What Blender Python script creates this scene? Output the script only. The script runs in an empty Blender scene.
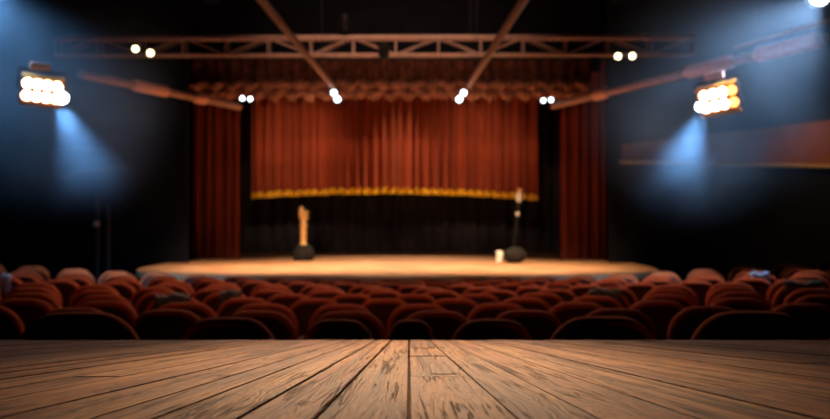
import bpy, bmesh, math, random
from mathutils import Vector, Matrix, noise
random.seed(7)
PI = math.pi
scene = bpy.context.scene
COL = scene.collection
F = 900.0; HX = 415.0; HY = 215.0; EYE = 2.0
AX = -0.36                      # axis of the stage house

def P(px, py, d):
    """a point of the hall at distance d in front of the camera"""
    return Vector(((px - HX) / F * d, d, EYE - (py - HY) / F * d))

# ------------------------------------------------------------------ materials
def nt(name):
    m = bpy.data.materials.new(name); m.use_nodes = True
    t = m.node_tree
    return m, t, t.nodes['Principled BSDF']

def N(t, kind, **kw):
    n = t.nodes.new(kind)
    for k, v in kw.items():
        if k in n.inputs.keys(): n.inputs[k].default_value = v
        else: setattr(n, k, v)
    return n

def ramp(t, fac, stops):
    r = t.nodes.new('ShaderNodeValToRGB')
    e = r.color_ramp.elements
    while len(e) < len(stops): e.new(0.5)
    for i, (p, c) in enumerate(stops):
        e[i].position = p; e[i].color = (*c, 1) if len(c) == 3 else c
    t.links.new(fac, r.inputs[0])
    return r.outputs[0]

def mat(name, c1, c2, scale=8, rough=.6, metal=0, bump=0, stretch=(1, 1, 1), sheen=0, spec=.5):
    m, t, b = nt(name)
    tc = N(t, 'ShaderNodeTexCoord'); mp = N(t, 'ShaderNodeMapping'); mp.inputs['Scale'].default_value = stretch
    t.links.new(tc.outputs['Object'], mp.inputs[0])
    n = N(t, 'ShaderNodeTexNoise', Scale=scale, Detail=4.0)
    t.links.new(mp.outputs[0], n.inputs['Vector'])
    t.links.new(ramp(t, n.outputs[0], [(.3, c1), (.7, c2)]), b.inputs['Base Color'])
    b.inputs['Roughness'].default_value = rough; b.inputs['Metallic'].default_value = metal
    b.inputs['Specular IOR Level'].default_value = spec
    if sheen:
        b.inputs['Sheen Weight'].default_value = sheen; b.inputs['Sheen Roughness'].default_value = .4
        b.inputs['Sheen Tint'].default_value = (1, .35, .2, 1)
    if bump:
        bp = N(t, 'ShaderNodeBump', Strength=bump, Distance=.01)
        t.links.new(n.outputs[0], bp.inputs['Height']); t.links.new(bp.outputs[0], b.inputs['Normal'])
    return m

def emit(name, col, s):
    m, t, b = nt(name)
    b.inputs['Base Color'].default_value = (.8, .8, .8, 1)
    b.inputs['Emission Color'].default_value = (*col, 1); b.inputs['Emission Strength'].default_value = s
    return m

M = {}
M['velvet'] = mat('red_velvet', (.22, .043, .018), (.42, .085, .034), 5, .85, bump=.15, sheen=.2, stretch=(1, 1, .04), spec=.15)  # vertical colour streaks painted in for extra contrast between the folds
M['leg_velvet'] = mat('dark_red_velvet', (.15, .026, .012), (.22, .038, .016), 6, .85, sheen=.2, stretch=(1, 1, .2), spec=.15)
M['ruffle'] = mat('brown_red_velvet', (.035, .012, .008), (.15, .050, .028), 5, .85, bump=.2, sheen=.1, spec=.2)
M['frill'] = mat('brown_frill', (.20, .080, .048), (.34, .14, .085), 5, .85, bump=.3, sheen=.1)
M['gold'] = mat('gold_fringe', (.85, .50, .02), (1.0, .66, .04), 40, .5, metal=.1, bump=.3, stretch=(1, 1, .1))
M['black_cloth'] = mat('black_serge', (.030, .028, .034), (.060, .054, .060), 10, .9, stretch=(1, 1, .2), spec=.15)
M['seat'] = mat('rust_upholstery', (.34, .055, .016), (.45, .080, .024), 30, .95, bump=.2, spec=.03)
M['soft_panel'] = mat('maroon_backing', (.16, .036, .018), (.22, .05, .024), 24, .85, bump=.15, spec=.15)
M['panel'] = mat('shaded_seat_back', (.040, .011, .009), (.055, .015, .011), 12, .7, spec=.2)  # seat backing painted darker for the unlit backs of the nearest row
M['iron'] = mat('cast_iron', (.012, .011, .011), (.025, .022, .02), 20, .55, metal=.6)
M['arm'] = mat('armrest_wood', (.035, .014, .008), (.06, .024, .013), 18, .85, spec=.05, stretch=(6, 1, 1))
M['wall'] = mat('black_wall', (.005, .007, .012), (.009, .012, .020), 3, .85, spec=.15)
M['brown_wall'] = mat('brown_panel', (.16, .055, .03), (.22, .08, .042), 2, .7, spec=.2)
M['ceiling'] = mat('black_ceiling', (.008, .008, .009), (.014, .013, .014), 3, .9, spec=.1)
M['floor'] = mat('dark_carpet', (.035, .010, .008), (.055, .016, .012), 40, .95, spec=.1)
M['steel'] = mat('truss_steel', (.46, .30, .24), (.58, .40, .32), 9, .55, metal=.1, bump=.1)
M['pipe'] = mat('pipe_steel', (.36, .20, .15), (.46, .27, .21), 9, .6, metal=.1)
M['sleeve'] = mat('salmon_lit_metal', (.75, .36, .25), (.85, .45, .33), 12, .5)  # lighter tone of warmly lit metal, put into the colour
M['black_metal'] = mat('black_metal', (.012, .012, .014), (.025, .025, .028), 12, .45, metal=.5)
M['bag_cloth'] = mat('black_bag_cloth', (.010, .010, .011), (.022, .020, .020), 14, .85, spec=.2)
M['chrome'] = mat('bright_metal', (.8, .78, .75), (.95, .93, .90), 20, .35, metal=.25)
M['brass'] = mat('brass', (.90, .50, .14), (1.0, .74, .38), 14, .35, metal=.2, bump=.2)
M['orange_metal'] = mat('orange_reflector', (.95, .26, .01), (1, .34, .02), 20, .6)
M['rail'] = mat('cream_rail', (.34, .25, .09), (.42, .31, .12), 6, .5)
M['grey_cloth'] = mat('grey_cloth', (.09, .09, .09), (.19, .18, .17), 20, .9)
M['blue_cloth'] = mat('pale_blue_cloth', (.35, .48, .75), (.75, .82, .95), 14, .8)
M['white'] = mat('white_cloth', (.7, .66, .6), (.85, .8, .74), 20, .8)
M['stage_edge'] = mat('stage_fascia', (.02, .011, .008), (.035, .018, .012), 5, .7, spec=.2)
M['cool_lens'] = emit('cool_lens', (.72, .90, 1), 7)
M['warm_lens'] = emit('warm_lens', (1, .80, .45), 7)
M['flood_lens'] = emit('flood_lens', (1, .88, .70), 13)
M['amber_lens'] = emit('amber_lens', (1, .42, .10), 4)
M['key_lens'] = emit('key_lens', (.75, .87, 1), 16)

def stage_wood():
    m, t, b = nt('stage_boards')
    tc = N(t, 'ShaderNodeTexCoord')
    br = N(t, 'ShaderNodeTexBrick', Scale=1.0)
    br.inputs['Color1'].default_value = (.42, .24, .13, 1); br.inputs['Color2'].default_value = (.54, .33, .19, 1)
    br.inputs['Mortar'].default_value = (.14, .07, .035, 1); br.inputs['Mortar Size'].default_value = .006
    br.inputs['Brick Width'].default_value = 2.6; br.inputs['Row Height'].default_value = .14
    t.links.new(tc.outputs['Object'], br.inputs['Vector'])
    n = N(t, 'ShaderNodeTexNoise', Scale=1.3, Detail=5.0)
    t.links.new(tc.outputs['Object'], n.inputs['Vector'])
    mx = N(t, 'ShaderNodeMix', data_type='RGBA', blend_type='MULTIPLY'); mx.inputs[0].default_value = .8
    t.links.new(br.outputs['Color'], mx.inputs[6])
    t.links.new(ramp(t, n.outputs[0], [(.35, (.62, .52, .45)), (.65, (1, 1, 1))]), mx.inputs[7])
    t.links.new(mx.outputs[2], b.inputs['Base Color'])
    b.inputs['Roughness'].default_value = .5
    return m
M['stage'] = stage_wood()

def table_wood():
    m, t, b = nt('old_oak_boards')
    L = t.links.new
    uv = N(t, 'ShaderNodeUVMap'); uv.uv_map = 'board'
    at = N(t, 'ShaderNodeAttribute'); at.attribute_name = 'pid'
    sep = N(t, 'ShaderNodeSeparateXYZ'); L(uv.outputs[0], sep.inputs[0])
    off = N(t, 'ShaderNodeMath', operation='MULTIPLY'); off.inputs[1].default_value = 37.0; L(at.outputs['Fac'], off.inputs[0])
    def vec(su, sv):
        a = N(t, 'ShaderNodeMath', operation='MULTIPLY'); a.inputs[1].default_value = su; L(sep.outputs[0], a.inputs[0])
        c = N(t, 'ShaderNodeMath', operation='MULTIPLY'); c.inputs[1].default_value = sv; L(sep.outputs[1], c.inputs[0])
        k = N(t, 'ShaderNodeCombineXYZ'); L(a.outputs[0], k.inputs[0]); L(c.outputs[0], k.inputs[1]); L(off.outputs[0], k.inputs[2])
        return k.outputs[0]
    # figure: slow noise bent into long growth rings
    fig = N(t, 'ShaderNodeTexNoise', Scale=1.0, Detail=3.0, Distortion=.6); L(vec(16, 1.5), fig.inputs['Vector'])
    rings = N(t, 'ShaderNodeMath', operation='MULTIPLY'); rings.inputs[1].default_value = 15; L(fig.outputs[0], rings.inputs[0])
    fr = N(t, 'ShaderNodeMath', operation='PINGPONG'); fr.inputs[1].default_value = .5; L(rings.outputs[0], fr.inputs[0])
    # fine fibres
    fib = N(t, 'ShaderNodeTexNoise', Scale=1.0, Detail=6.0, Roughness=.7, Distortion=.3); L(vec(220, 9), fib.inputs['Vector'])
    # drying cracks: thin level lines of a stretched noise
    cr = N(t, 'ShaderNodeTexNoise', Scale=1.0, Detail=4.0, Roughness=.6, Distortion=.5); L(vec(42, 1.3), cr.inputs['Vector'])
    d = N(t, 'ShaderNodeMath', operation='SUBTRACT'); d.inputs[1].default_value = .5; L(cr.outputs[0], d.inputs[0])
    ab = N(t, 'ShaderNodeMath', operation='ABSOLUTE'); L(d.outputs[0], ab.inputs[0])
    mk = N(t, 'ShaderNodeTexNoise', Scale=1.0, Detail=2.0); L(vec(9, 5), mk.inputs['Vector'])
    mkr = N(t, 'ShaderNodeMapRange'); mkr.inputs[1].default_value = .40; mkr.inputs[2].default_value = .62; mkr.inputs[3].default_value = 0.001; mkr.inputs[4].default_value = .034
    L(mk.outputs[0], mkr.inputs[0])
    ck = N(t, 'ShaderNodeMath', operation='DIVIDE'); L(ab.outputs[0], ck.inputs[0]); L(mkr.outputs[0], ck.inputs[1])
    ck.use_clamp = True
    # knots and pits
    pit = N(t, 'ShaderNodeTexVoronoi', Scale=1.0); L(vec(60, 14), pit.inputs['Vector'])
    pr = ramp(t, pit.outputs['Distance'], [(.05, (0, 0, 0)), (.16, (1, 1, 1))])
    base = ramp(t, fig.outputs[0], [(.28, (.14, .056, .018)), (.5, (.36, .175, .068)), (.74, (.56, .32, .14))])
    tint = ramp(t, at.outputs['Fac'], [(0, (.78, .66, .56)), (.35, (1, .86, .70)), (.65, (1, .76, .58)), (1, (1.0, .95, .88))])
    m1 = N(t, 'ShaderNodeMix', data_type='RGBA', blend_type='MULTIPLY'); m1.inputs[0].default_value = 1; L(base, m1.inputs[6]); L(tint, m1.inputs[7])
    m2 = N(t, 'ShaderNodeMix', data_type='RGBA', blend_type='MULTIPLY'); m2.inputs[0].default_value = .75
    L(m1.outputs[2], m2.inputs[6]); L(ramp(t, fib.outputs[0], [(.32, (.30, .22, .17)), (.55, (1, 1, 1))]), m2.inputs[7])
    m3 = N(t, 'ShaderNodeMix', data_type='RGBA', blend_type='MULTIPLY'); m3.inputs[0].default_value = .6
    L(m2.outputs[2], m3.inputs[6]); L(ramp(t, fr.outputs[0], [(0.0, (.35, .27, .22)), (.16, (1, 1, 1))]), m3.inputs[7])
    m4 = N(t, 'ShaderNodeMix', data_type='RGBA', blend_type='MULTIPLY'); m4.inputs[0].default_value = .9
    L(m3.outputs[2], m4.inputs[6]); L(ramp(t, ck.outputs[0], [(.22, (.09, .055, .035)), (.6, (1, 1, 1))]), m4.inputs[7])
    m5 = N(t, 'ShaderNodeMix', data_type='RGBA', blend_type='MULTIPLY'); m5.inputs[0].default_value = .5
    L(m4.outputs[2], m5.inputs[6]); L(pr, m5.inputs[7])
    stx = N(t, 'ShaderNodeTexNoise', Scale=1.0, Detail=3.0, Distortion=.15); L(vec(75, 1.1), stx.inputs['Vector'])
    m6 = N(t, 'ShaderNodeMix', data_type='RGBA', blend_type='MULTIPLY'); m6.inputs[0].default_value = .85
    L(m5.outputs[2], m6.inputs[6]); L(ramp(t, stx.outputs[0], [(.34, (.32, .22, .16)), (.46, (.85, .78, .72)), (.6, (1, 1, 1))]), m6.inputs[7])
    L(m6.outputs[2], b.inputs['Base Color'])
    b.inputs['Roughness'].default_value = .62; b.inputs['Specular IOR Level'].default_value = .28
    hs = N(t, 'ShaderNodeMath', operation='MULTIPLY_ADD'); hs.inputs[1].default_value = .35
    L(fib.outputs[0], hs.inputs[0]); L(ck.outputs[0], hs.inputs[2])
    h2 = N(t, 'ShaderNodeMath', operation='MULTIPLY_ADD'); h2.inputs[1].default_value = .5
    L(fr.outputs[0], h2.inputs[0]); L(hs.outputs[0], h2.inputs[2])
    bp = N(t, 'ShaderNodeBump', Strength=.8, Distance=.004); L(h2.outputs[0], bp.inputs['Height']); L(bp.outputs[0], b.inputs['Normal'])
    return m
M['table'] = table_wood()

# ------------------------------------------------------------------ mesh helpers
def link(name, bm, m, parent=None, smooth=True):
    bmesh.ops.recalc_face_normals(bm, faces=bm.faces)
    me = bpy.data.meshes.new(name)
    if smooth:
        for f in bm.faces: f.smooth = True
    bm.to_mesh(me); bm.free()
    if smooth:
        try: me.set_sharp_from_angle(angle=math.radians(42))
        except Exception: pass
    o = bpy.data.objects.new(name, me); COL.objects.link(o)
    me.materials.append(M[m] if isinstance(m, str) else m)
    if parent: o.parent = parent
    return o

def tag(o, label=None, cat=None, group=None, kind=None):
    if label: o['label'] = label
    if cat: o['category'] = cat
    if group: o['group'] = group
    if kind: o['kind'] = kind
    return o

def empty(name, loc, label, cat, group=None, rot=None):
    o = bpy.data.objects.new(name, None); COL.objects.link(o)
    o.empty_display_size = .1
    o.location = loc
    if rot is not None: o.rotation_euler = rot
    return tag(o, label, cat, group)

def tree_copy(o, parent=None):
    c = o.copy(); COL.objects.link(c)
    if parent: c.parent = parent
    for ch in list(o.children): tree_copy(ch, c)
    return c

def box(bm, c, s, bev=0, rot=None, seg=2):
    r = bmesh.ops.create_cube(bm, size=1)
    vs = r['verts']
    mt = Matrix.Translation(Vector(c)) @ (rot.to_4x4() if rot else Matrix.Identity(4)) @ Matrix.Diagonal((*s, 1))
    bmesh.ops.transform(bm, matrix=mt, verts=vs)
    if bev:
        es = list({e for v in vs for e in v.link_edges})
        bmesh.ops.bevel(bm, geom=es, offset=bev, segments=seg, affect='EDGES', profile=.5)
    return bm

def tube(bm, pts, r, n=10, cap=True):
    pts = [Vector(p) for p in pts]
    rs = r if isinstance(r, (list, tuple)) else [r] * len(pts)
    rings = []
    for i, p in enumerate(pts):
        d = (pts[min(i + 1, len(pts) - 1)] - pts[max(i - 1, 0)]).normalized()
        q = d.to_track_quat('Z', 'Y')
        rings.append([bm.verts.new(p + q @ Vector((math.cos(2 * PI * k / n) * rs[i], math.sin(2 * PI * k / n) * rs[i], 0))) for k in range(n)])
    for a, b in zip(rings, rings[1:]):
        for k in range(n):
            bm.faces.new((a[k], a[(k + 1) % n], b[(k + 1) % n], b[k]))
    if cap:
        bm.faces.new(rings[0][::-1]); bm.faces.new(rings[-1])
    return bm

def lathe(bm, prof, n=20, at=(0, 0, 0), mtx=None):
    at = Vector(at); rings = []
    for (r, z) in prof:
        if r < 1e-5: ring = [bm.verts.new((0, 0, z))]
        else: ring = [bm.verts.new((r * math.cos(2 * PI * k / n), r * math.sin(2 * PI * k / n), z)) for k in range(n)]
        for v in ring:
            v.co = (mtx @ v.co if mtx else v.co) + at
        rings.append(ring)
    for a, b in zip(rings, rings[1:]):
        if len(a) == 1 and len(b) == 1: continue
        for k in range(n):
            if len(a) == 1: bm.faces.new((a[0], b[k], b[(k + 1) % n]))
            elif len(b) == 1: bm.faces.new((a[k], a[(k + 1) % n], b[0]))
            else: bm.faces.new((a[k], a[(k + 1) % n], b[(k + 1) % n], b[k]))
    return bm

def NB(): return bmesh.new()

# ------------------------------------------------------------------ the setting
ST_Z = .9          # stage height
def floor_z(x, y):
    rake = .42 + (5.5 - y) * .0442 if y < 15 else 0.0
    return rake + .0068 * (x - AX) ** 2

XW, Y0, Y1, ZC = 11.0, -4.0, 28.0, 8.6
bm = NB()
nx, ny = 44, 60
ys = [Y0 + (23 - Y0) * j / ny for j in range(ny + 1)]
g = [[bm.verts.new((-XW + 2 * XW * i / nx, y, floor_z(-XW + 2 * XW * i / nx, y))) for i in range(nx + 1)] for y in ys]
for j in range(ny):
    for i in range(nx): bm.faces.new((g[j][i], g[j][i + 1], g[j + 1][i + 1], g[j + 1][i]))
tag(link('floor', bm, 'floor'), 'dark red carpeted raked floor under the theatre seats', 'floor', kind='structure')

def slab(name, c, s, m, label, cat='wall'):
    return tag(link(name, box(NB(), c, s), m, smooth=False), label, cat, kind='structure')
slab('ceiling', (0, (Y0 + Y1) / 2, ZC + .1), (2 * XW + .4, Y1 - Y0 + .4, .2), 'ceiling', 'black ceiling above the lighting trusses', 'ceiling')
slab('wall_left', (-XW - .1, (Y0 + Y1) / 2, 4.2), (.2, Y1 - Y0, 9.0), 'wall', 'black side wall at the left of the hall')
slab('wall_right', (XW + .1, (Y0 + Y1) / 2, 4.2), (.2, Y1 - Y0, 9.0), 'wall', 'black side wall at the right of the hall')
slab('wall_rear', (0, Y0 - .1, 4.2), (2 * XW + .4, .2, 9.0), 'wall', 'dark wall closing the hall behind the table')
slab('wall_back', (0, Y1 + .1, 4.2), (2 * XW + .4, .2, 9.0), 'wall', 'black wall behind the stage')
YP = 20.8
xl = P(188, 0, YP).x; xr = P(609, 0, YP).x
slab('wall_stage_left', ((-XW + xl) / 2, YP, 4.2), (xl + XW, .16, 9.0), 'wall', 'black wall beside the stage opening at the left')
slab('wall_stage_right', ((XW + xr) / 2, YP, 4.2), (XW - xr, .16, 9.0), 'wall', 'black wall beside the stage opening at the right')
# brown panelling above the rail on the right wall, and the rails
zr0 = P(640, 163, YP).z; zr1 = P(830, 167, YP).z
bm = NB()
a = P(622, 0, YP - .1).x; b_ = XW
vs = []
for (x, z) in ((a, zr0 + .02), (b_, zr1 - .02), (b_, 4.35), (a, 3.62)):
    vs.append([bm.verts.new((x, YP - .08, z)), bm.verts.new((x, YP - .13, z))])
for i in range(4):
    j = (i + 1) % 4
    bm.faces.new((vs[i][0], vs[j][0], vs[j][1], vs[i][1]))
bm.faces.new([v[1] for v in vs]); bm.faces.new([v[0] for v in vs][::-1])
tag(link('trim_1', bm, 'brown_wall', smooth=False), 'brown wall panel above the thin rail on the right wall', 'wall panel', kind='structure')
def rail(name, p, q, w, label, m='rail'):
    bm = NB(); d = (q - p)
    rot = Matrix.Rotation(math.atan2(-(d.z), d.x), 3, 'Y')
    box(bm, (p + q) / 2, (d.length, .12, w), .012, rot)
    return tag(link(name, bm, m), label, 'rail', kind='structure')
rail('trim_2', P(620, 161.5, YP - .17), P(905, 168, YP - .17), .085, 'thin pale rail running along the right wall below the brown panel')
rail('trim_3', P(-60, 147, YP - .15), P(104, 149, YP - .15), .06, 'thin rail on the dark left wall', 'iron')

# stage deck with a curved front
bm = NB()
pts = []
hw = 5.35
for i in range(41):
    th = PI + PI * i / 40
    c, s = math.cos(th), math.sin(th)
    pts.append((AX + hw * math.copysign(abs(c) ** .72, c), 19.2 + 3.5 * -(abs(s) ** .8)))
pts = [(AX - hw, YP - .1)] + pts + [(AX + hw, YP - .1), (xr + .15, YP - .1), (xr + .15, 27.9), (xl - .15, 27.9), (xl - .15, YP - .1)]
top = [bm.verts.new((x, y, ST_Z)) for x, y in pts]
bot = [bm.verts.new((x, y, ST_Z - .1)) for x, y in pts]
bm.faces.new(top); bm.faces.new(bot[::-1])
for i in range(len(pts)):
    j = (i + 1) % len(pts); bm.faces.new((top[i], bot[i], bot[j], top[j]))
st = link('stage_deck', bm, 'stage', smooth=False)
tag(st, 'worn wooden stage floor with a curved front edge', 'stage', kind='structure')
bm = NB()
fr = pts[1:42]
cx, cy = AX, 19.2
def ins(p, k): return (cx + (p[0] - cx) * k, cy + (p[1] - cy) * k)
ra = [(bm.verts.new((*ins(p, .985), -.02)), bm.verts.new((*ins(p, .985), ST_Z - .1))) for p in fr]
for a, b in zip(ra, ra[1:]): bm.faces.new((a[0], b[0], b[1], a[1]))
tag(link('trim_4', bm, 'stage_edge'), 'dark curved fascia under the front edge of the stage', 'stage front', kind='structure')

# ------------------------------------------------------------------ curtains
def drape(w, z0, z1, n_folds, amp, hem=None, seed=0, nx=None, nz=10, ytop=None, closed=.012):
    """hanging pleated cloth, width w around 0, with a little thickness; hem(u) lifts the bottom"""
    nx = nx or n_folds * 10
    rnd = random.Random(seed); ph = [rnd.uniform(-.9, .9) for _ in range(n_folds + 3)]; am = [rnd.uniform(.55, 1.2) for _ in range(n_folds + 3)]
    bm = NB(); F_ = []; B_ = []
    for j in range(nz + 1):
        rf = []; rb = []
        for i in range(nx + 1):
            u = i / nx; t = u * n_folds
            k = int(t); f = t - k
            p = ph[k] * (1 - f) + ph[k + 1] * f; a_ = am[k] * (1 - f) + am[k + 1] * f
            zb = z0 + (hem(u) if hem else 0)
            z = zb + (z1 - zb) * j / nz
            sw = .65 + .35 * (1 - j / nz)
            y = amp * a_ * sw * math.sin(2 * PI * t + p + .25 * math.sin(3.1 * j / nz + k))
            x = -w / 2 + w * u + .2 * amp * math.cos(2 * PI * t * .5 + p)
            rf.append(bm.verts.new((x, y - closed, z))); rb.append(bm.verts.new((x, y + closed, z)))
        F_.append(rf); B_.append(rb)
    for j in range(nz):
        for i in range(nx):
            bm.faces.new((F_[j][i], F_[j][i + 1], F_[j + 1][i + 1], F_[j + 1][i]))
            bm.faces.new((B_[j][i + 1], B_[j][i], B_[j + 1][i], B_[j + 1][i + 1]))
    for i in range(nx):
        bm.faces.new((B_[0][i], B_[0][i + 1], F_[0][i + 1], F_[0][i])); bm.faces.new((F_[nz][i], F_[nz][i + 1], B_[nz][i + 1], B_[nz][i]))
    for j in range(nz):
        bm.faces.new((B_[j][0], F_[j][0], F_[j + 1][0], B_[j + 1][0])); bm.faces.new((F_[j][nx], B_[j][nx], B_[j + 1][nx], F_[j + 1][nx]))
    return bm

YC = 24.0
cl, cr_ = P(251, 0, YC).x, P(538, 0, YC).x
zh = P(0, 199, YC).z
hem = lambda u: .16 * math.sin(PI * u) ** .8 + .007 * math.sin(u * 70) - .05 * u
root = empty('stage_curtain', ((cl + cr_) / 2, YC, ST_Z), 'raised red velvet stage curtain with a scalloped gold hem', 'curtain')
link('drape', drape(cr_ - cl, zh - ST_Z, P(0, 70, YC).z - ST_Z, 32, .12, lambda u: hem(u) + .12, 3, nz=8), 'velvet', root)
link('gold_fringe', drape(cr_ - cl, zh - ST_Z, zh - ST_Z + .17, 32, .13, hem, 3, nz=2, closed=.022), 'gold', root)
# the gold band follows the hem: lift its upper edge too
fo = [o for o in root.children if o.name.startswith('gold_fringe')][0]
for v in fo.data.vertices:
    u = (v.co.x + (cr_ - cl) / 2) / (cr_ - cl); u = min(max(u, 0), 1)
    h = hem(u); zb = zh - ST_Z
    fz = (v.co.z - (zb + h)) / max(.17 - h, .01)
    v.co.z = zb + h + fz * .17
link('curtain_batten', tube(NB(), [(-(cr_ - cl) / 2, 0, P(0, 69, YC).z - ST_Z), ((cr_ - cl) / 2, 0, P(0, 69, YC).z - ST_Z)], .04), 'black_metal', root)

YB = 26.4
root = empty('backdrop_curtain', ((P(236, 0, YB).x + P(566, 0, YB).x) / 2, YB, ST_Z), 'black pleated curtain hanging across the back of the stage', 'curtain')
wb = P(600, 0, YB).x - P(205, 0, YB).x
link('drape', drape(wb, .01, P(0, 60, YB).z - ST_Z, 26, .09, None, 8, nz=5), 'black_cloth', root)
link('curtain_batten', tube(NB(), [(-wb / 2, 0, P(0, 60, YB).z - ST_Z), (wb / 2, 0, P(0, 60, YB).z - ST_Z)], .04), 'black_metal', root)
for (a, b, yb, lab, sd) in ((192, 240, 22.6, 'tall red side curtain at the left edge of the stage', 5), (560, 607, 22.2, 'tall red side curtain at the right edge of the stage', 6)):
    x0, x1 = P(a, 0, yb).x, P(b, 0, yb).x
    root = empty('side_curtain', ((x0 + x1) / 2, yb, ST_Z), lab, 'curtain', 'side curtains of the stage')
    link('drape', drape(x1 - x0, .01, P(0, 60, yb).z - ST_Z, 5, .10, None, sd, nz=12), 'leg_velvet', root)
    link('curtain_batten', tube(NB(), [(-(x1 - x0) / 2, 0, P(0, 59, yb).z - ST_Z), ((x1 - x0) / 2, 0, P(0, 59, yb).z - ST_Z)], .035), 'black_metal', root)

# pleated valance with a gathered lower edge
YV = 21.3
v0, v1 = P(160, 0, YV).x, P(590, 0, YV).x
root = empty('pleated_valance', ((v0 + v1) / 2, YV, P(0, 60, YV).z), 'wide ruffled red brown valance hanging over the stage opening', 'valance')
zt = P(0, 60, YV).z
H1 = P(0, 86, YV).z - zt; H2 = P(0, 101, YV).z - zt
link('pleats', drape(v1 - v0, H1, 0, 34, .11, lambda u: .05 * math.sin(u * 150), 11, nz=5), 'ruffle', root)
bm = NB()
nsw = 26
for r_, (za, zb, yo) in enumerate(((H1 + .10, H1 - .16, -.10), (H1 - .10, H2, -.06))):
    cols = []
    for i in range(nsw * 8 + 1):
        u = i / (nsw * 8); x = -(v1 - v0) / 2 + (v1 - v0) * u
        s = abs(math.sin(PI * (u * nsw + .5 * r_)))
        col = []
        for j in range(7):
            f = j / 6
            z = za + (zb - za) * f + .10 * (1 - s) * f + .03 * math.sin(17 * u * nsw + 5 * f) + .03 * math.sin(5.3 * u * nsw)
            y = yo - .17 * math.sin(PI * min(f * 1.1, 1)) * (.25 + .75 * s) - .03 * math.sin(23 * u * nsw)
            col.append(bm.verts.new((x, y, z)))
        for j in range(6, -1, -1):
            col.append(bm.verts.new((x, col[j].co.y + .02, col[j].co.z)))
        cols.append(col)
    for a, b in zip(cols, cols[1:]):
        n = len(a)
        for k in range(n): bm.faces.new((a[k], b[k], b[(k + 1) % n], a[(k + 1) % n]))
    bm.faces.new(cols[0]); bm.faces.new(cols[-1][::-1])
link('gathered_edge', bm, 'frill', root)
link('curtain_batten', tube(NB(), [(-(v1 - v0) / 2, .03, .03), ((v1 - v0) / 2, .03, .03)], .045), 'black_metal', root)
# masking above the valance
slab('wall_above_stage', ((v0 + v1) / 2, YV + .35, (zt + ZC) / 2 - .1), (v1 - v0 + .6, .12, ZC - zt + .25), 'wall', 'black wall above the stage opening behind the truss')

# ------------------------------------------------------------------ theatre seats
def pillow(bm, outline, rings):
    """closed cushion: rings = (scale, y) of an outline in x,z about its own centre"""
    cz = sum(p[1] for p in outline) / len(outline)
    loops = [[bm.verts.new((p[0] * s, y, cz + (p[1] - cz) * s)) for p in outline] for s, y in rings]
    for a, b in zip(loops, loops[1:]):
        for k in range(len(a)): bm.faces.new((a[k], a[(k + 1) % len(a)], b[(k + 1) % len(a)], b[k]))
    bm.faces.new(loops[0]); bm.faces.new(loops[-1][::-1])

def outline(w, z0, z1, r, arch, n=7):
    pts = []
    for (cx, cz, a0) in ((w / 2 - r, z1 - r, 0), (-w / 2 + r, z1 - r, 90)):
        for k in range(n + 1):
            a = math.radians(a0 + 90 * k / n); pts.append((cx + r * math.cos(a), cz + r * math.sin(a)))
    rb = .05
    for (cx, cz, a0) in ((-w / 2 + rb, z0 + rb, 180), (w / 2 - rb, z0 + rb, 270)):
        for k in range(4):
            a = math.radians(a0 + 30 * k); pts.append((cx + rb * math.cos(a), cz + rb * math.sin(a)))
    # extra points along the top for the arch
    out = []
    for i, p in enumerate(pts):
        out.append(p)
        q = pts[(i + 1) % len(pts)]
        if i == n:
            for k in range(1, 8): out.append((p[0] + (q[0] - p[0]) * k / 8, p[1]))
    return [(x, z + (arch * (1 - (2 * x / w) ** 2) if z > z1 - r - .01 else 0)) for x, z in out]

LEAN = Matrix.Rotation(math.radians(10), 3, 'X')     # top of the back leans away from the stage
def lean(bm):
    for v in bm.verts:
        p = LEAN @ Vector((v.co.x, v.co.y, v.co.z - .45)); v.co = Vector((p.x, p.y, p.z + .45))
    return bm

def make_seat():
    root = empty('theatre_seat', (0, 0, 0), 'rust red theatre seat', 'theatre seat')
    ol = outline(.54, .36, .93, .17, .025)
    bm = NB(); pillow(bm, ol, [(.80, .062), (.93, .058), (.985, .035), (1, 0), (.985, -.035), (.95, -.05), (.90, -.052)]); lean(bm)
    link('backrest', bm, 'seat', root)
    bm = NB(); pillow(bm, ol, [(.875, -.046), (.875, -.055), (.86, -.062), (.78, -.066)]); lean(bm)
    bp_ = link('back_panel', bm, 'soft_panel', root)
    bp_.material_slots[0].link = 'OBJECT'; bp_.material_slots[0].material = M['soft_panel']
    bm = NB(); box(bm, (0, .30, .43), (.46, .44, .12), .04, seg=3); link('seat', bm, 'seat', root)
    for s in (-1, 1):
        bm = NB(); box(bm, (s * .275, .20, .63), (.055, .36, .04), .015, seg=2); link('armrest', bm, 'arm', root)
        bm = NB(); box(bm, (s * .275, .16, .31), (.035, .22, .60), .01); box(bm, (s * .275, .16, .015), (.06, .34, .03), .008); link('leg', bm, 'iron', root)
    return root
proto = make_seat()
used = [False]
CURVE = .018
ORD = ['', 'first', 'second', 'third', 'fourth', 'fifth', 'sixth', 'seventh', 'eighth', 'ninth', 'tenth', 'eleventh', 'twelfth', 'thirteenth',
       'fourteenth', 'fifteenth', 'sixteenth', 'seventeenth', 'eighteenth', 'nineteenth', 'twentieth', 'twenty-first', 'twenty-second', 'twenty-third', 'twenty-fourth', 'twenty-fifth', 'twenty-sixth', 'twenty-seventh', 'twenty-eighth']
def put_seat(x, y, label, group, sx=1.0, sz=1.0, z=None):
    o = tree_copy(proto) if used[0] else proto
    used[0] = True
    z = floor_z(x, y) if z is None else z
    o.location = (x, y, z)
    ang = math.atan(-2 * CURVE * (x - AX))          # square to its own row
    o.rotation_euler = (0, 0, ang)
    o.scale = (sx, 1, sz)
    o['label'] = label; o['group'] = group
    return o

SEATS = []
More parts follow.
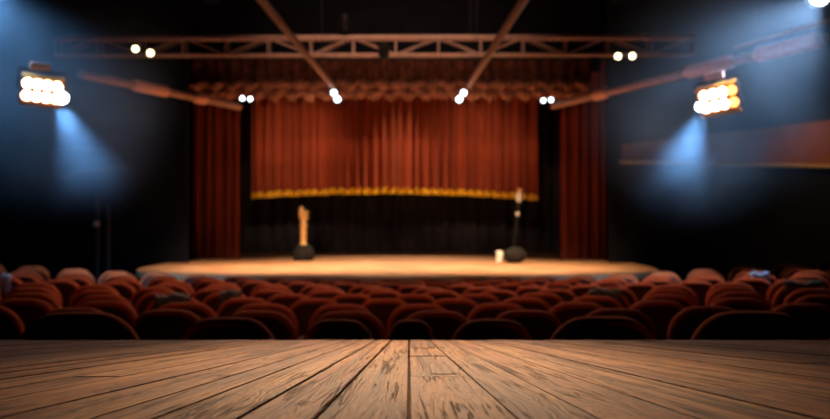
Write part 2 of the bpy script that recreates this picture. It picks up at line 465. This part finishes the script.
# the row just beyond the table: centre, width and top as seen, distance
first = [(-44, 90, 305, 4.2), (83, 125, 309.5, 4.25), (230, 100, 315, 4.75), (339, 76, 317, 5.1), (411, 51, 317.5, 5.2), (491.5, 87, 317, 5.1), (601, 112, 314, 4.6), (749, 127, 308.5, 4.2), (882, 110, 303, 4.2)]
for i, (cx, wpx, ty, d) in enumerate(first):
    w = wpx / F * d; x = (cx - HX) / F * d
    z = floor_z(x, d)
    topz = EYE - (ty - HY) / F * d
    vis = i + 1
    SEATS.append(put_seat(x, d, f'shaded-back rust red theatre seat, {ORD[vis]} from the left just beyond the table edge', 'theatre seats just beyond the table', w / .545, (topz - z) / .955))
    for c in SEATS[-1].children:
        if c.name.startswith('back_panel'): c.material_slots[0].material = M['panel']  # shade on this row's backs comes from the darker colour
rows = []
d = 6.3; k = 0
while d < 15.0:
    rows.append(d); d += .88 + .012 * k; k += 1
for k, D in enumerate(rows):
    pitch = .62
    n = int(9 / pitch)
    row = []; jit = random.uniform(-.5, .5)
    for i in range(-n, n + 1):
        x = AX + (i + jit) * pitch
        y = D - CURVE * (x - AX) ** 2
        px = HX + x / y * F
        if -26 < px < 856: row.append((x, y))
    nleft = sum(1 for x, _ in row)
    far = ' nearest the stage' if k == len(rows) - 1 else ''
    for j, (x, y) in enumerate(row):
        rr = f'{ORD[k + 2]} row beyond the table' if not far else 'row nearest the stage'
        SEATS.append(put_seat(x, y, f'rust red theatre seat, {ORD[j + 1]} from the left in the {rr}', f'theatre seats in the {rr}', 1.0, 1.0))
print('SEATS', len(SEATS), 'rows', len(rows))

# cloths left over the seat backs
def nearest_seat(px, py, lo=5.5):
    best = None
    for s in SEATS:
        x, y, z = s.location
        t = Vector((x, y, z + .95))
        qx = HX + t.x / t.y * F; qy = HY - (t.z - EYE) / t.y * F
        e = (qx - px) ** 2 + (qy - py) ** 2 * 3
        if y > lo and (best is None or e < best[0]): best = (e, s)
    return best[1]
def cloth_over(s, name, m, label, cat, w=.34, drop=.2, off=0, sd=0):
    """a garment draped over the top of a seat back, folded at the crest"""
    bm = NB(); rnd = random.Random(sd); n = 16; mm = 14
    grid = []
    for i in range(n + 1):
        u = i / n - .5; col = []
        wob = .02 * math.sin(9 * u + sd) + .012 * math.sin(23 * u + 2 * sd)
        for j in range(mm + 1):
            f = j / mm * 2 - 1                              # -1 rear hem .. 1 front hem
            r = .075
            if abs(f) < .3:
                a = f / .3 * PI / 2; y = r * math.sin(a); z = .965 - r * (1 - math.cos(a)) * .8
            else:
                y = math.copysign(r + .01 * math.sin(14 * u + f * 3 + sd), f); z = .965 - r * .8 - (abs(f) - .3) / .7 * (drop + wob * 3 * (1 if f < 0 else .6))
            y += wob * .5
            p = Vector((off + u * w * (1 + .12 * abs(f)), y - .10 - .176 * (z - .95), z + wob * .6 + .012))
            col.append(bm.verts.new(p))
        grid.append(col)
    for i in range(n):
        for j in range(mm): bm.faces.new((grid[i][j], grid[i + 1][j], grid[i + 1][j + 1], grid[i][j + 1]))
    bmesh.ops.solidify(bm, geom=list(bm.faces), thickness=.012)
    o = link(name, bm, m)
    o.location = s.location; o.rotation_euler = s.rotation_euler
    return tag(o, label, cat)
cloth_over(nearest_seat(174, 291), 'grey_jacket', 'grey_cloth', 'grey jacket draped over a seat back below the left end of the stage', 'jacket', .30, .15, 0, 1)
cloth_over(nearest_seat(237, 289), 'grey_scarf', 'grey_cloth', 'grey scarf hanging over a seat back below the left part of the stage', 'scarf', .20, .16, .05, 2)
cloth_over(nearest_seat(605, 291), 'dark_grey_coat', 'grey_cloth', 'grey coat draped over a seat back below the right end of the stage', 'coat', .30, .15, 0, 3)
cloth_over(nearest_seat(762, 276), 'blue_shirt', 'blue_cloth', 'pale blue shirt draped over a seat back at the far right', 'shirt', .22, .10, 0, 4)
cloth_over(nearest_seat(800, 281), 'pale_grey_shawl', 'grey_cloth', 'grey shawl draped over a seat back beside the right picture edge', 'shawl', .34, .14, 0, 5)
cloth_over(nearest_seat(6, 288), 'blue_jacket', 'blue_cloth', 'pale blue jacket draped over a seat back at the left picture edge', 'jacket', .24, .15, 0, 6)

# ------------------------------------------------------------------ the plank table
TD0, TD1, TW = .74, 2.52, 1.72
def tz(D): return 1.8544 - .0811 * D          # the top slopes gently down towards the stage
def bx(k, D): return -.0067 * D + k * (.1456 - .0378 * D)
def clip(poly, x, sgn):
    out = []
    for i in range(len(poly)):
        p, q = poly[i], poly[(i + 1) % len(poly)]
        ip, iq = (p[0] - x) * sgn <= 0, (q[0] - x) * sgn <= 0
        if ip: out.append(p)
        if ip != iq:
            f = (x - p[0]) / (q[0] - p[0]); out.append((x, p[1] + f * (q[1] - p[1])))
    return out
ks = [-3.3, -2.64, -1.77, -.98, 0, 1.14, 1.97, 3.02, 4.25, 5.5]
rnd = random.Random(21)
while ks[-1] < 36: ks.append(ks[-1] + rnd.uniform(.7, 1.25))
while ks[0] > -36: ks.insert(0, ks[0] - rnd.uniform(.7, 1.25))
table = empty('plank_table', (0, 1.6, floor_z(0, 1.6)), 'long wooden plank table with worn cracked boards in front of the seats', 'table')
bm = NB()
uvl = bm.loops.layers.uv.new('board'); pidl = bm.faces.layers.float.new('pid')
TH = .045
def board(poly, kc, pid, dz=0):
    if len(poly) < 3: return
    n0 = len(bm.faces)
    cx = sum(p[0] for p in poly) / len(poly); cd = sum(p[1] for p in poly) / len(poly)
    e = .0016
    def shr(p, s):                                             # a small chamfer along the edges
        return p[0] + math.copysign(min(s, abs(p[0] - cx)), cx - p[0]), p[1] + math.copysign(min(s, abs(p[1] - cd)), cd - p[1])
    L0 = [bm.verts.new((p[0], p[1], tz(p[1]) - TH + dz)) for p in poly]
    L1 = [bm.verts.new((p[0], p[1], tz(p[1]) - e + dz)) for p in poly]
    L2 = [bm.verts.new((*shr(p, e), tz(p[1]) + dz)) for p in poly]
    fs = [bm.faces.new(L2), bm.faces.new(L0[::-1])]
    for A, B in ((L0, L1), (L1, L2)):
        for i in range(len(A)):
            j = (i + 1) % len(A); fs.append(bm.faces.new((A[i], A[j], B[j], B[i])))
    for f in fs:
        f[pidl] = pid
        for lp in f.loops:
            v = lp.vert.co; lp[uvl].uv = (v.x - bx(kc, v.y) + (.3 * (v.z - tz(v.y))), v.y)
for a, b in zip(ks, ks[1:]):
    gap = rnd.choice((.0009, .0014, .0021)) if not (a == 0 or b == 0) else .0014
    if abs(a) > 1.5: gap = rnd.uniform(.0018, .0038)
    segs = [(TD0, TD1)]
    if a == 0: segs = [(TD0, 1.482), (1.488, 1.925), (1.930, 2.18), (2.184, TD1)]
    elif rnd.random() < .06 and abs(a) > 6:
        c = rnd.uniform(1.2, 2.2); segs = [(TD0, c - .0015), (c + .0015, TD1)]
    for (d0, d1) in segs:
        poly = [(bx(a, d0) + gap, d0), (bx(b, d0) - gap, d0), (bx(b, d1) - gap, d1), (bx(a, d1) + gap, d1)]
        poly = clip(clip(poly, TW, 1), -TW, -1)
        board(poly, (a + b) / 2, rnd.random(), rnd.uniform(-.0008, .0008))
# the small pale repair let into the middle board
link('tabletop', bm, 'table', table, smooth=False)
bm = NB(); uvl = bm.loops.layers.uv.new('board'); pidl = bm.faces.layers.float.new('pid')
TH = .003
board([(bx(.42, 1.52), 1.52), (bx(.93, 1.52), 1.52), (bx(.88, 1.72), 1.72), (bx(.46, 1.72), 1.72)], .7, .99, .0007)
rp = link('repair_patch', bm, 'table', table, smooth=False); rp['label'] = 'small pale wood patch'
bm = NB()
for s in (-1, 1): box(bm, (s * (TW - .14), 1.63, tz(1.63) - .11), (.05, TD1 - TD0 - .2, .11), .006, Matrix.Rotation(math.radians(-4.64), 3, 'X'))
for D in (TD0 + .12, TD1 - .12): box(bm, (0, D, tz(D) - .115), (2 * TW - .26, .05, .11), .006)
box(bm, (0, 1.63, tz(1.63) - .056), (2 * TW - .1, TD1 - TD0 - .06, .018), 0, Matrix.Rotation(math.radians(-4.64), 3, 'X'))
fo = link('table_frame', bm, mat('dark_underframe', (.03, .017, .01), (.05, .028, .016), 9, .8, stretch=(1, 6, 1)), table, smooth=False)
for sx in (-1, 1):
    for D in (TD0 + .12, TD1 - .12):
        x = sx * (TW - .14); z0 = floor_z(x, D); z1 = tz(D) - .06
        bm = NB(); box(bm, (x, D, (z0 + z1) / 2), (.11, .11, z1 - z0), .012); link('leg', bm, 'table', table)
inv = Matrix.Translation(-table.location)
for c in table.children: c.data.transform(inv)

# ------------------------------------------------------------------ props on the stage
def at_floor(px, py): # stage floor point under a pixel row
    D = (EYE - ST_Z) * F / (py - HY); return Vector(((px - HX) / F * D, D, ST_Z))
p = at_floor(303.5, 260.5)
root = empty('gold_ornament', p, 'tall slender gold ornament on a round black base at the left of the stage', 'ornament')
bm = NB(); lathe(bm, [(0, 0), (.22, 0), (.255, .05), (.26, .16), (.235, .28), (.17, .36), (.08, .39), (0, .395)], 24); link('base', bm, 'bag_cloth', root)
bm = NB()
lathe(bm, [(0, .36), (.085, .36), (.09, .40), (.06, .44), (.075, .52), (.062, .60), (.082, .68), (.066, .76), (.088, .84), (.07, .92), (.06, .98), (0, .98)], 18); link('stem', bm, 'brass', root)
bm = NB()
tube(bm, [(0, 0, .95), (-.012, 0, 1.02), (-.03, 0, 1.10), (-.045, 0, 1.18), (-.05, 0, 1.25), (-.055, 0, 1.31)], [.06, .075, .085, .075, .055, .025], 16)
tube(bm, [(.03, 0, .98), (.08, -.01, 1.06), (.09, -.02, 1.14), (.06, -.02, 1.20)], [.04, .05, .045, .03], 12)
link('flared_top', bm, 'brass', root)

p = at_floor(513, 262)
root = empty('microphone_stand', p + Vector((0, 0, 0)), 'black microphone stand with a bright microphone at the right of the stage', 'microphone stand')
bm = NB(); lathe(bm, [(0, 0), (.17, 0), (.18, .015), (.16, .035), (.04, .05), (0, .05)], 24); link('base', bm, 'black_metal', root)
tp = Vector((.12, .02, 1.30))
bm = NB(); tube(bm, [(0, 0, .03), tp * .55], .022, 12); tube(bm, [tp * .5, tp], .034, 12); link('pole', bm, 'black_metal', root)
bm = NB(); tube(bm, [tp * .83, tp * .87, tp * .9], [.035, .05, .035], 12); link('clutch', bm, 'chrome', root)
bm = NB(); tube(bm, [tp * .98, tp * 1.04, tp * 1.10], [.03, .06, .05], 14); link('clip', bm, 'black_metal', root)
bm = NB(); lathe(bm, [(0, -.12), (.055, -.11), (.075, -.05), (.085, .03), (.075, .09), (.04, .13), (0, .14)], 18, tp * 1.16); link('microphone', bm, 'chrome', root)
bm = NB(); lathe(bm, [(0, 0), (.06, .01), (.07, .06), (.04, .10), (0, .11)], 16, tp * 1.16 + Vector((.02, 0, .12))); link('windscreen', bm, 'brass', root)
bm = NB()
bmesh.ops.create_icosphere(bm, subdivisions=4, radius=1)
for v in bm.verts:
    c = v.co.copy(); k = 1 + .10 * noise.noise(c * 2.2) + .04 * noise.noise(c * 6)
    v.co = Vector((c.x * .27 * k, c.y * .17 * k, max(0, .175 + c.z * .19 * k)))
bag = tag(link('black_bag', bm, 'bag_cloth'), 'black rounded bag on the stage floor in front of the microphone stand', 'bag')
bag.location = p + Vector((0, -.38, 0))
bm = NB(); lathe(bm, [(0, 0), (.055, 0), (.075, .02), (.08, .2), (.078, .26), (.06, .28), (0, .28)], 18)
for v in bm.verts: v.co.x += .03 * math.sin(v.co.z * 9)
w = tag(link('white_roll', bm, 'white'), 'small white roll standing on the stage floor beside the black bag', 'roll')
w.location = p + Vector((-.38, -.42, 0))

# ------------------------------------------------------------------ rigging
def truss(name, p0, p1, h, dpt, nseg, label):
    """box truss: four chords with webbing, p0-p1 along the top front chord"""
    root = empty(name, (p0 + p1) / 2, label, 'truss')
    ax = (p1 - p0); L = ax.length; u = ax.normalized(); o = -ax / 2
    up = Vector((0, 0, -h)); dp = Vector((0, dpt, .02))
    for nm, off, r in (('top_chord', Vector(), .052), ('top_chord', dp, .028), ('bottom_chord', up, .028), ('bottom_chord', up + dp, .02)):
        link(nm, tube(NB(), [o + off, o + ax + off], r, 10), 'steel', root)
    bm = NB()
    for i in range(nseg + 1):
        a = o + ax * (i / nseg)
        tube(bm, [a, a + up], .02, 8); tube(bm, [a + dp, a + up + dp], .011, 8)
        tube(bm, [a, a + dp], .016, 6); tube(bm, [a + up, a + up + dp], .016, 6)
        if i < nseg:
            b = o + ax * ((i + 1) / nseg)
            if i % 2: tube(bm, [a, b + up], .017, 8); tube(bm, [a + dp, b + up + dp], .009, 8)
            else: tube(bm, [a + up, b], .017, 8); tube(bm, [a + up + dp, b + dp], .009, 8)
    link('webbing', bm, 'steel', root)
    for f in (.06, .35, .65, .94):
        a = o + ax * f
        bm = NB(); tube(bm, [a, Vector((a.x, a.y, ZC - root.location.z))], .004, 6); link('hanging_cable', bm, 'black_metal', root)
    return root
truss('lighting_truss', P(55, 38, 17.0), P(694, 37, 17.0), P(0, 35, 17).z - P(0, 52, 17).z, .30, 15, 'long brown steel lighting truss spanning the hall before the stage')

def pipe(name, p, q, r, label, cables=(.1, .8), lit_bands=(), m='pipe'):
    mid = (p + q) / 2
    root = empty(name, mid, label, 'pipe')
    link('barrel', tube(NB(), [p - mid, q - mid], r, 14), m, root)
    for (a, b) in lit_bands:
        link('sleeve', tube(NB(), [p.lerp(q, a) - mid, p.lerp(q, a + .01) - mid, p.lerp(q, b - .01) - mid, p.lerp(q, b) - mid], [r * 1.05, r * 1.5, r * 1.5, r * 1.05], 14), 'sleeve', root)  # raised bands coloured as the lit stretches of the pipe
    for f in cables:
        a = p.lerp(q, f) - mid
        link('hanging_cable', tube(NB(), [a, (a.x, a.y, ZC - mid.z)], .0035, 6), 'black_metal', root)
    return root
pipe('lighting_pipe', Vector((-1.85, 8.3, 4.51)), P(334, 88.5, 18.4), .055, 'brown pipe running from above towards the stage, left of centre')
pipe('lighting_pipe', Vector((1.34, 8.3, 4.51)), P(467.5, 88, 18.4), .055, 'brown pipe running from above towards the stage, right of centre')
pipe('lighting_pipe', P(80, 74, 15.2), P(240, 107, 19.8), .07, 'brown side pipe sloping from the left floodlight to the stage corner', lit_bands=((.28, .48), (.66, .74)))
pipe('lighting_pipe', P(826, 38, 12.5), P(553, 106, 19.8), .075, 'brown side pipe sloping from the upper right corner to the stage', lit_bands=((.015, .18), (.245, .40), (.72, .78)))
pipe('lighting_pipe', P(850, 14, 12.0), P(735, 48, 14.5), .03, 'thin grey pipe above the right side pipe')
pipe('lighting_pipe', P(62, 176, 16.5), P(134, 164, 17.5), .03, 'thin short pipe sloping on the dark left side', cables=(.95,), m='iron')

def aimed(name, loc, aim, label, cat, group=None):
    root = empty(name, loc, label, cat, group)
    root.rotation_euler = (Vector(aim) - Vector(loc)).to_track_quat('-Z', 'Y').to_euler()
    return root
def spotlamp(loc, aim, r, lens, label, group):
    root = aimed('stage_spotlight', loc, aim, label, 'spotlight', group)
    L = r * 3.2
    bm = NB(); lathe(bm, [(r * .55, L), (r * .9, L * .85), (r * 1.05, L * .5), (r * 1.15, L * .1), (r * 1.25, -.01), (r * 1.12, -.01), (r * 1.05, .03), (0, .04)], 20)
    lathe(bm, [(0, L), (r * .55, L)], 20); link('body', bm, 'black_metal', root)
    bm = NB(); lathe(bm, [(0, -r * .18), (r * .5, -r * .13), (r * .85, -r * .02), (r, .02), (0, .025)], 20); link('lens', bm, lens, root)
    bm = NB(); s = r * 1.35
    tube(bm, [(-s, 0, L * .4), (-s, s * .9, L * .4), (-s * .5, s * 1.5, L * .4), (s * .5, s * 1.5, L * .4), (s, s * .9, L * .4), (s, 0, L * .4)], r * .12, 8); link('yoke', bm, 'black_metal', root)
    return root
cam0 = Vector((0, 0, EYE))
def aim_mix(loc, tgt, f): # between the eye and a target in the hall
    return (cam0 * f + Vector(tgt) * (1 - f))
G = 'lit stage spotlights'
rr = .056
for (px, py, d, lens, lab, r) in (
    (334, 93, 18.0, 'cool_lens', 'upper of the two white spotlights at the end of the left centre pipe', .058),
    (337.3, 99.3, 17.9, 'cool_lens', 'lower of the two white spotlights at the end of the left centre pipe', .058),
    (463.5, 93, 18.0, 'cool_lens', 'upper of the two white spotlights at the end of the right centre pipe', .058),
    (459.3, 99.3, 17.9, 'cool_lens', 'lower of the two white spotlights at the end of the right centre pipe', .058),
    (242.3, 98.5, 19.6, 'cool_lens', 'left one of the two small white spotlights at the upper left stage corner', .045),
    (250.3, 99, 19.6, 'cool_lens', 'right one of the two small white spotlights at the upper left stage corner', .045),
    (543.3, 100.5, 19.6, 'cool_lens', 'left one of the two small white spotlights at the upper right stage corner', .045),
    (551, 100, 19.6, 'cool_lens', 'right one of the two small white spotlights at the upper right stage corner', .045),
    (135.5, 49, 16.7, 'warm_lens', 'left one of the two warm spotlights at the left of the truss', .055),
    (150.5, 53, 16.7, 'warm_lens', 'right one of the two warm spotlights at the left of the truss', .058),
    (618, 56.3, 16.7, 'warm_lens', 'left one of the two warm spotlights at the right of the truss', .055),
    (632.3, 56, 16.7, 'warm_lens', 'right one of the two warm spotlights at the right of the truss', .055)):
    spotlamp(P(px, py, d), (0, 2.5, 1.5), r, lens, lab, G)
# unlit lanterns hanging under the truss and high up
for (px, py, d, lab) in ((384, 55, 16.8, 'dark unlit lantern under the middle of the truss'), (500, 1, 14, 'unlit lantern at the top edge of the picture beside the right centre pipe'),
                         (620, 2, 14, 'unlit lantern at the top edge of the picture right of centre'), (212, 2, 14, 'unlit lantern at the top edge of the picture left of centre'),
                         (345, 28, 16.8, 'dark lantern clamped on top of the truss by the left centre pipe')):
    spotlamp(P(px, py, d), P(px + 10, 300, d + 3), .085, 'black_metal', lab, 'unlit lanterns')

def floodlamp(loc, aim, roll, label, cells):
    root = aimed('flood_light', loc, aim, label, 'floodlight', None)
    root.rotation_euler = ((Vector(aim) - Vector(loc)).to_track_quat('-Z', 'Y') @ Matrix.Rotation(math.radians(roll), 3, 'Z').to_quaternion()).to_euler()
    nx_ = 4; W, Hh, Dp = .53, .36, .16
    bm = NB(); box(bm, (0, 0, Dp / 2 + .02), (W, Hh, Dp), .02); link('housing', bm, 'black_metal', root)
    for j in range(2):
        for i in range(nx_):
            x = (i - 1.5) * .122; y = (j - .5) * .16
            bm = NB(); lathe(bm, [(.055, .02), (.074, -.03), (.077, -.03), (.062, .02)], 18, (x, y, 0)); rf = link('reflector', bm, 'orange_metal', root)
            bm = NB(); lathe(bm, [(0, -.035), (.04, -.03), (.06, -.01), (.066, .012), (0, .016)], 18, (x, y, 0)); lamp = link('bulb', bm, cells(i, j), rf)
    bm = NB(); box(bm, (0, Hh / 2 + .005, -.05), (W, .012, .16), .003, Matrix.Rotation(-.35, 3, 'X')); link('barn_door', bm, 'orange_metal', root); bm = NB(); box(bm, (0, -Hh / 2 - .005, -.05), (W, .012, .16), .003, Matrix.Rotation(.35, 3, 'X')); link('barn_door', bm, 'orange_metal', root)
    bm = NB(); tube(bm, [(-W / 2 - .03, 0, .1), (-W / 2 - .03, Hh / 2 + .08, .1), (W / 2 + .03, Hh / 2 + .08, .1), (W / 2 + .03, 0, .1)], .014, 8); link('yoke', bm, 'black_metal', root)
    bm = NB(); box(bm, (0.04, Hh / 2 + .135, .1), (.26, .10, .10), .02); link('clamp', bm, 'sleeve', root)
    return root
LL = P(42, 91, 12.0); RL = P(719, 99, 12.0)
floodlamp(LL, (.8, 1.5, 1.6), 4, 'bright floodlight with two rows of lamps at the left side', lambda i, j: 'flood_lens')
floodlamp(RL, (-3.6, 1.5, 1.6), -8, 'bright floodlight with two rows of lamps at the right side', lambda i, j: 'amber_lens' if i == 0 else 'flood_lens')
spotlamp(P(62, 98, 11.8), (0, 2, 1.2), .08, 'key_lens', 'round white spotlight attached beside the left floodlight', G)
spotlamp(P(700, 107, 11.8), (-1, 2, 1.2), .06, 'key_lens', 'round white spotlight attached beside the right floodlight', G)
TR = P(819, -4, 12.0)
spotlamp(TR, (-1.0, 4, .6), .13, 'key_lens', 'big glaring bluish white spotlight in the upper right corner', G)

# stand in the dark at the left
b = P(101, 0, 17.6); fz = floor_z(b.x, 17.6)
root = empty('lighting_stand', (b.x, 17.6, fz), 'tall dark double pole lighting stand at the left of the hall', 'stand')
for dx, h in ((-.07, P(0, 196, 17.6).z - fz), (.14, P(0, 205, 17.6).z - fz)):
    bm = NB(); tube(bm, [(dx, 0, 0.02), (dx, 0, h)], .035, 10); link('pole', bm, 'black_metal', root)
bm = NB(); box(bm, (.03, 0, .02), (.7, .5, .04), .01); link('base', bm, 'black_metal', root)
bm = NB(); box(bm, (-.07, -.05, P(0, 224, 17.6).z - fz), (.1, .08, .1), .01); link('clamp', bm, 'pipe', root)  # paler block standing in for a glint of light on the pole

# ------------------------------------------------------------------ lights
def spot(name, loc, tgt, e, col, ang, blend=.6, rad=.08):
    l = bpy.data.lights.new(name, 'SPOT'); l.energy = e; l.color = col; l.spot_size = math.radians(ang); l.spot_blend = blend; l.shadow_soft_size = rad
    o = bpy.data.objects.new(name, l); COL.objects.link(o); o.location = loc
    o.rotation_euler = (Vector(tgt) - Vector(loc)).to_track_quat('-Z', 'Y').to_euler()
    return o
WARM = (1, .62, .34)
# stage wash
WASH = (1, .68, .43)
spot('stage_wash', (-3.2, 17.9, 4.9), (-3.0, 19.0, ST_Z), 2700, WARM, 84, 1)
spot('stage_wash', (2.4, 17.9, 4.9), (2.2, 18.9, ST_Z), 2700, WARM, 84, 1)
spot('stage_wash', (-.4, 17.9, 4.9), (-.4, 18.8, ST_Z), 1800, WASH, 88, 1)
spot('stage_wash', (-.4, 23.2, 6.5), (-.4, 22.2, ST_Z), 1800, WASH, 70, 1)
# curtain specials
spot('curtain_special', P(334, 93, 17.9) + Vector((0, .2, 0)), (-3.2, 24, 3.7), 1300, (1, .66, .45), 34, 1)
spot('curtain_special', P(463, 93, 17.9) + Vector((0, .2, 0)), (1.6, 24, 3.7), 1300, (1, .66, .45), 34, 1)
# unseen spots without fixtures, added to brighten truss, seat backs and pipes
spot('added_fill', (-.4, 9.0, 7.9), (-.4, 18.6, 5.1), 1900, (1, .56, .38), 42, 1, .3)
spot('added_fill', (-.4, 3.8, 7.8), (-.4, 11.0, .8), 430, (1, .50, .30), 60, 1, .5)
spot('added_pipe_fill', (1.5, 7.0, 6.6), P(735, 62, 13.6), 330, (1, .55, .40), 22, 1, .1)  # added spot, brightens the salmon bands on the right pipe
spot('added_pipe_fill', (-1.5, 9.0, 6.6), P(155, 90, 17.0), 260, (1, .55, .40), 14, 1, .1)
# back light from the truss over the audience
for x in (-2.0, 1.4):
    spot('truss_backlight', (x, 16.6, 5.0), (x * 1.5, 7.0, .9), 1500, (1, .55, .36), 64, 1, .2)
# unseen spot without a fixture, added to light the tabletop
spot('added_table_spot', (-.05, 3.9, 3.7), (-.02, 1.86, 1.7), 600, (1, .70, .40), 31, 1, .2)
# blue beams
BL = (.26, .55, 1)
spot('blue_beam', P(61, 108, 11.6), P(106, 215, 13.4), 1350, BL, 48, 1, .10)
spot('blue_beam', P(702, 113, 11.6), P(658, 228, 13.4), 1500, BL, 48, 1, .10)
spot('blue_beam', TR, P(720, 110, 11.4), 6500, (.50, .70, 1), 90, 1, .06)
spot('blue_beam', P(-30, -30, 12), P(25, 120, 12.8), 560, BL, 110, 1, .1)
# amber lamp washing the right wall panel and rail
spot('wall_amber', (9.6, 18.6, 5.4), (9.6, 20.7, 3.1), 190, (1, .55, .2), 74, 1, .1)

# ------------------------------------------------------------------ haze (in the air of the side halls)
w = bpy.data.worlds.new('hall_air'); scene.world = w; w.use_nodes = True
t = w.node_tree
t.nodes['Background'].inputs[0].default_value = (.02, .03, .05, 1); t.nodes['Background'].inputs[1].default_value = 0.0
geo = N(t, 'ShaderNodeNewGeometry'); sp = N(t, 'ShaderNodeSeparateXYZ'); t.links.new(geo.outputs['Position'], sp.inputs[0])
def mrange(src, a, b):
    n = N(t, 'ShaderNodeMapRange', interpolation_type='SMOOTHSTEP'); n.inputs[1].default_value = a; n.inputs[2].default_value = b
    t.links.new(src, n.inputs[0]); return n.outputs[0]
def math2(op, a, b):
    n = N(t, 'ShaderNodeMath', operation=op)
    for i, s in enumerate((a, b)):
        if s is None: continue
        if isinstance(s, (int, float)): n.inputs[i].default_value = s
        else: t.links.new(s, n.inputs[i])
    return n.outputs[0]
den = None
for (c, r0, r1) in ((P(70, 112, 12.1), .1, 1.65), (P(694, 120, 12.1), .1, 1.65), (P(790, 22, 11.9), .2, 2.6), (P(12, 55, 12.6), .2, 2.5)):
    dn = N(t, 'ShaderNodeVectorMath', operation='DISTANCE'); dn.inputs[1].default_value = c
    t.links.new(geo.outputs['Position'], dn.inputs[0])
    k = mrange(dn.outputs['Value'], r1, r0)
    den = k if den is None else math2('MAXIMUM', den, k)
wisp = N(t, 'ShaderNodeTexNoise', Scale=.9, Detail=2.0); t.links.new(geo.outputs['Position'], wisp.inputs['Vector'])
den = math2('MULTIPLY', den, mrange(wisp.outputs[0], .1, .75))
vs_ = N(t, 'ShaderNodeVolumeScatter', Anisotropy=0.0)
vs_.inputs['Color'].default_value = (.60, .80, 1, 1)
t.links.new(math2('MULTIPLY', den, .16), vs_.inputs['Density'])
t.links.new(vs_.outputs[0], t.nodes['World Output'].inputs['Volume'])

# ------------------------------------------------------------------ camera
cam = bpy.data.cameras.new('camera'); co = bpy.data.objects.new('camera', cam); COL.objects.link(co)
co.location = (0, 0, EYE); co.rotation_euler = (PI / 2, 0, 0)
cam.sensor_width = 36; cam.lens = 36 * F / 830
cam.shift_y = (HY - 209.5) / 830
cam.clip_start = .02
cam.dof.use_dof = True; cam.dof.focus_distance = 1.43
cam.dof.aperture_fstop = 5.0
scene.camera = co

scene.view_settings.view_transform = 'Standard'; scene.view_settings.look = 'None'
scene.view_settings.gamma = 1; scene.view_settings.use_curve_mapping = False
scene.view_settings.exposure = 0
cy_ = scene.cycles
cy_.use_denoising = True
cy_.max_bounces = 5; cy_.diffuse_bounces = 2; cy_.glossy_bounces = 2; cy_.volume_bounces = 0
cy_.sample_clamp_indirect = 4
cy_.volume_step_rate = 2.0; cy_.volume_max_steps = 128
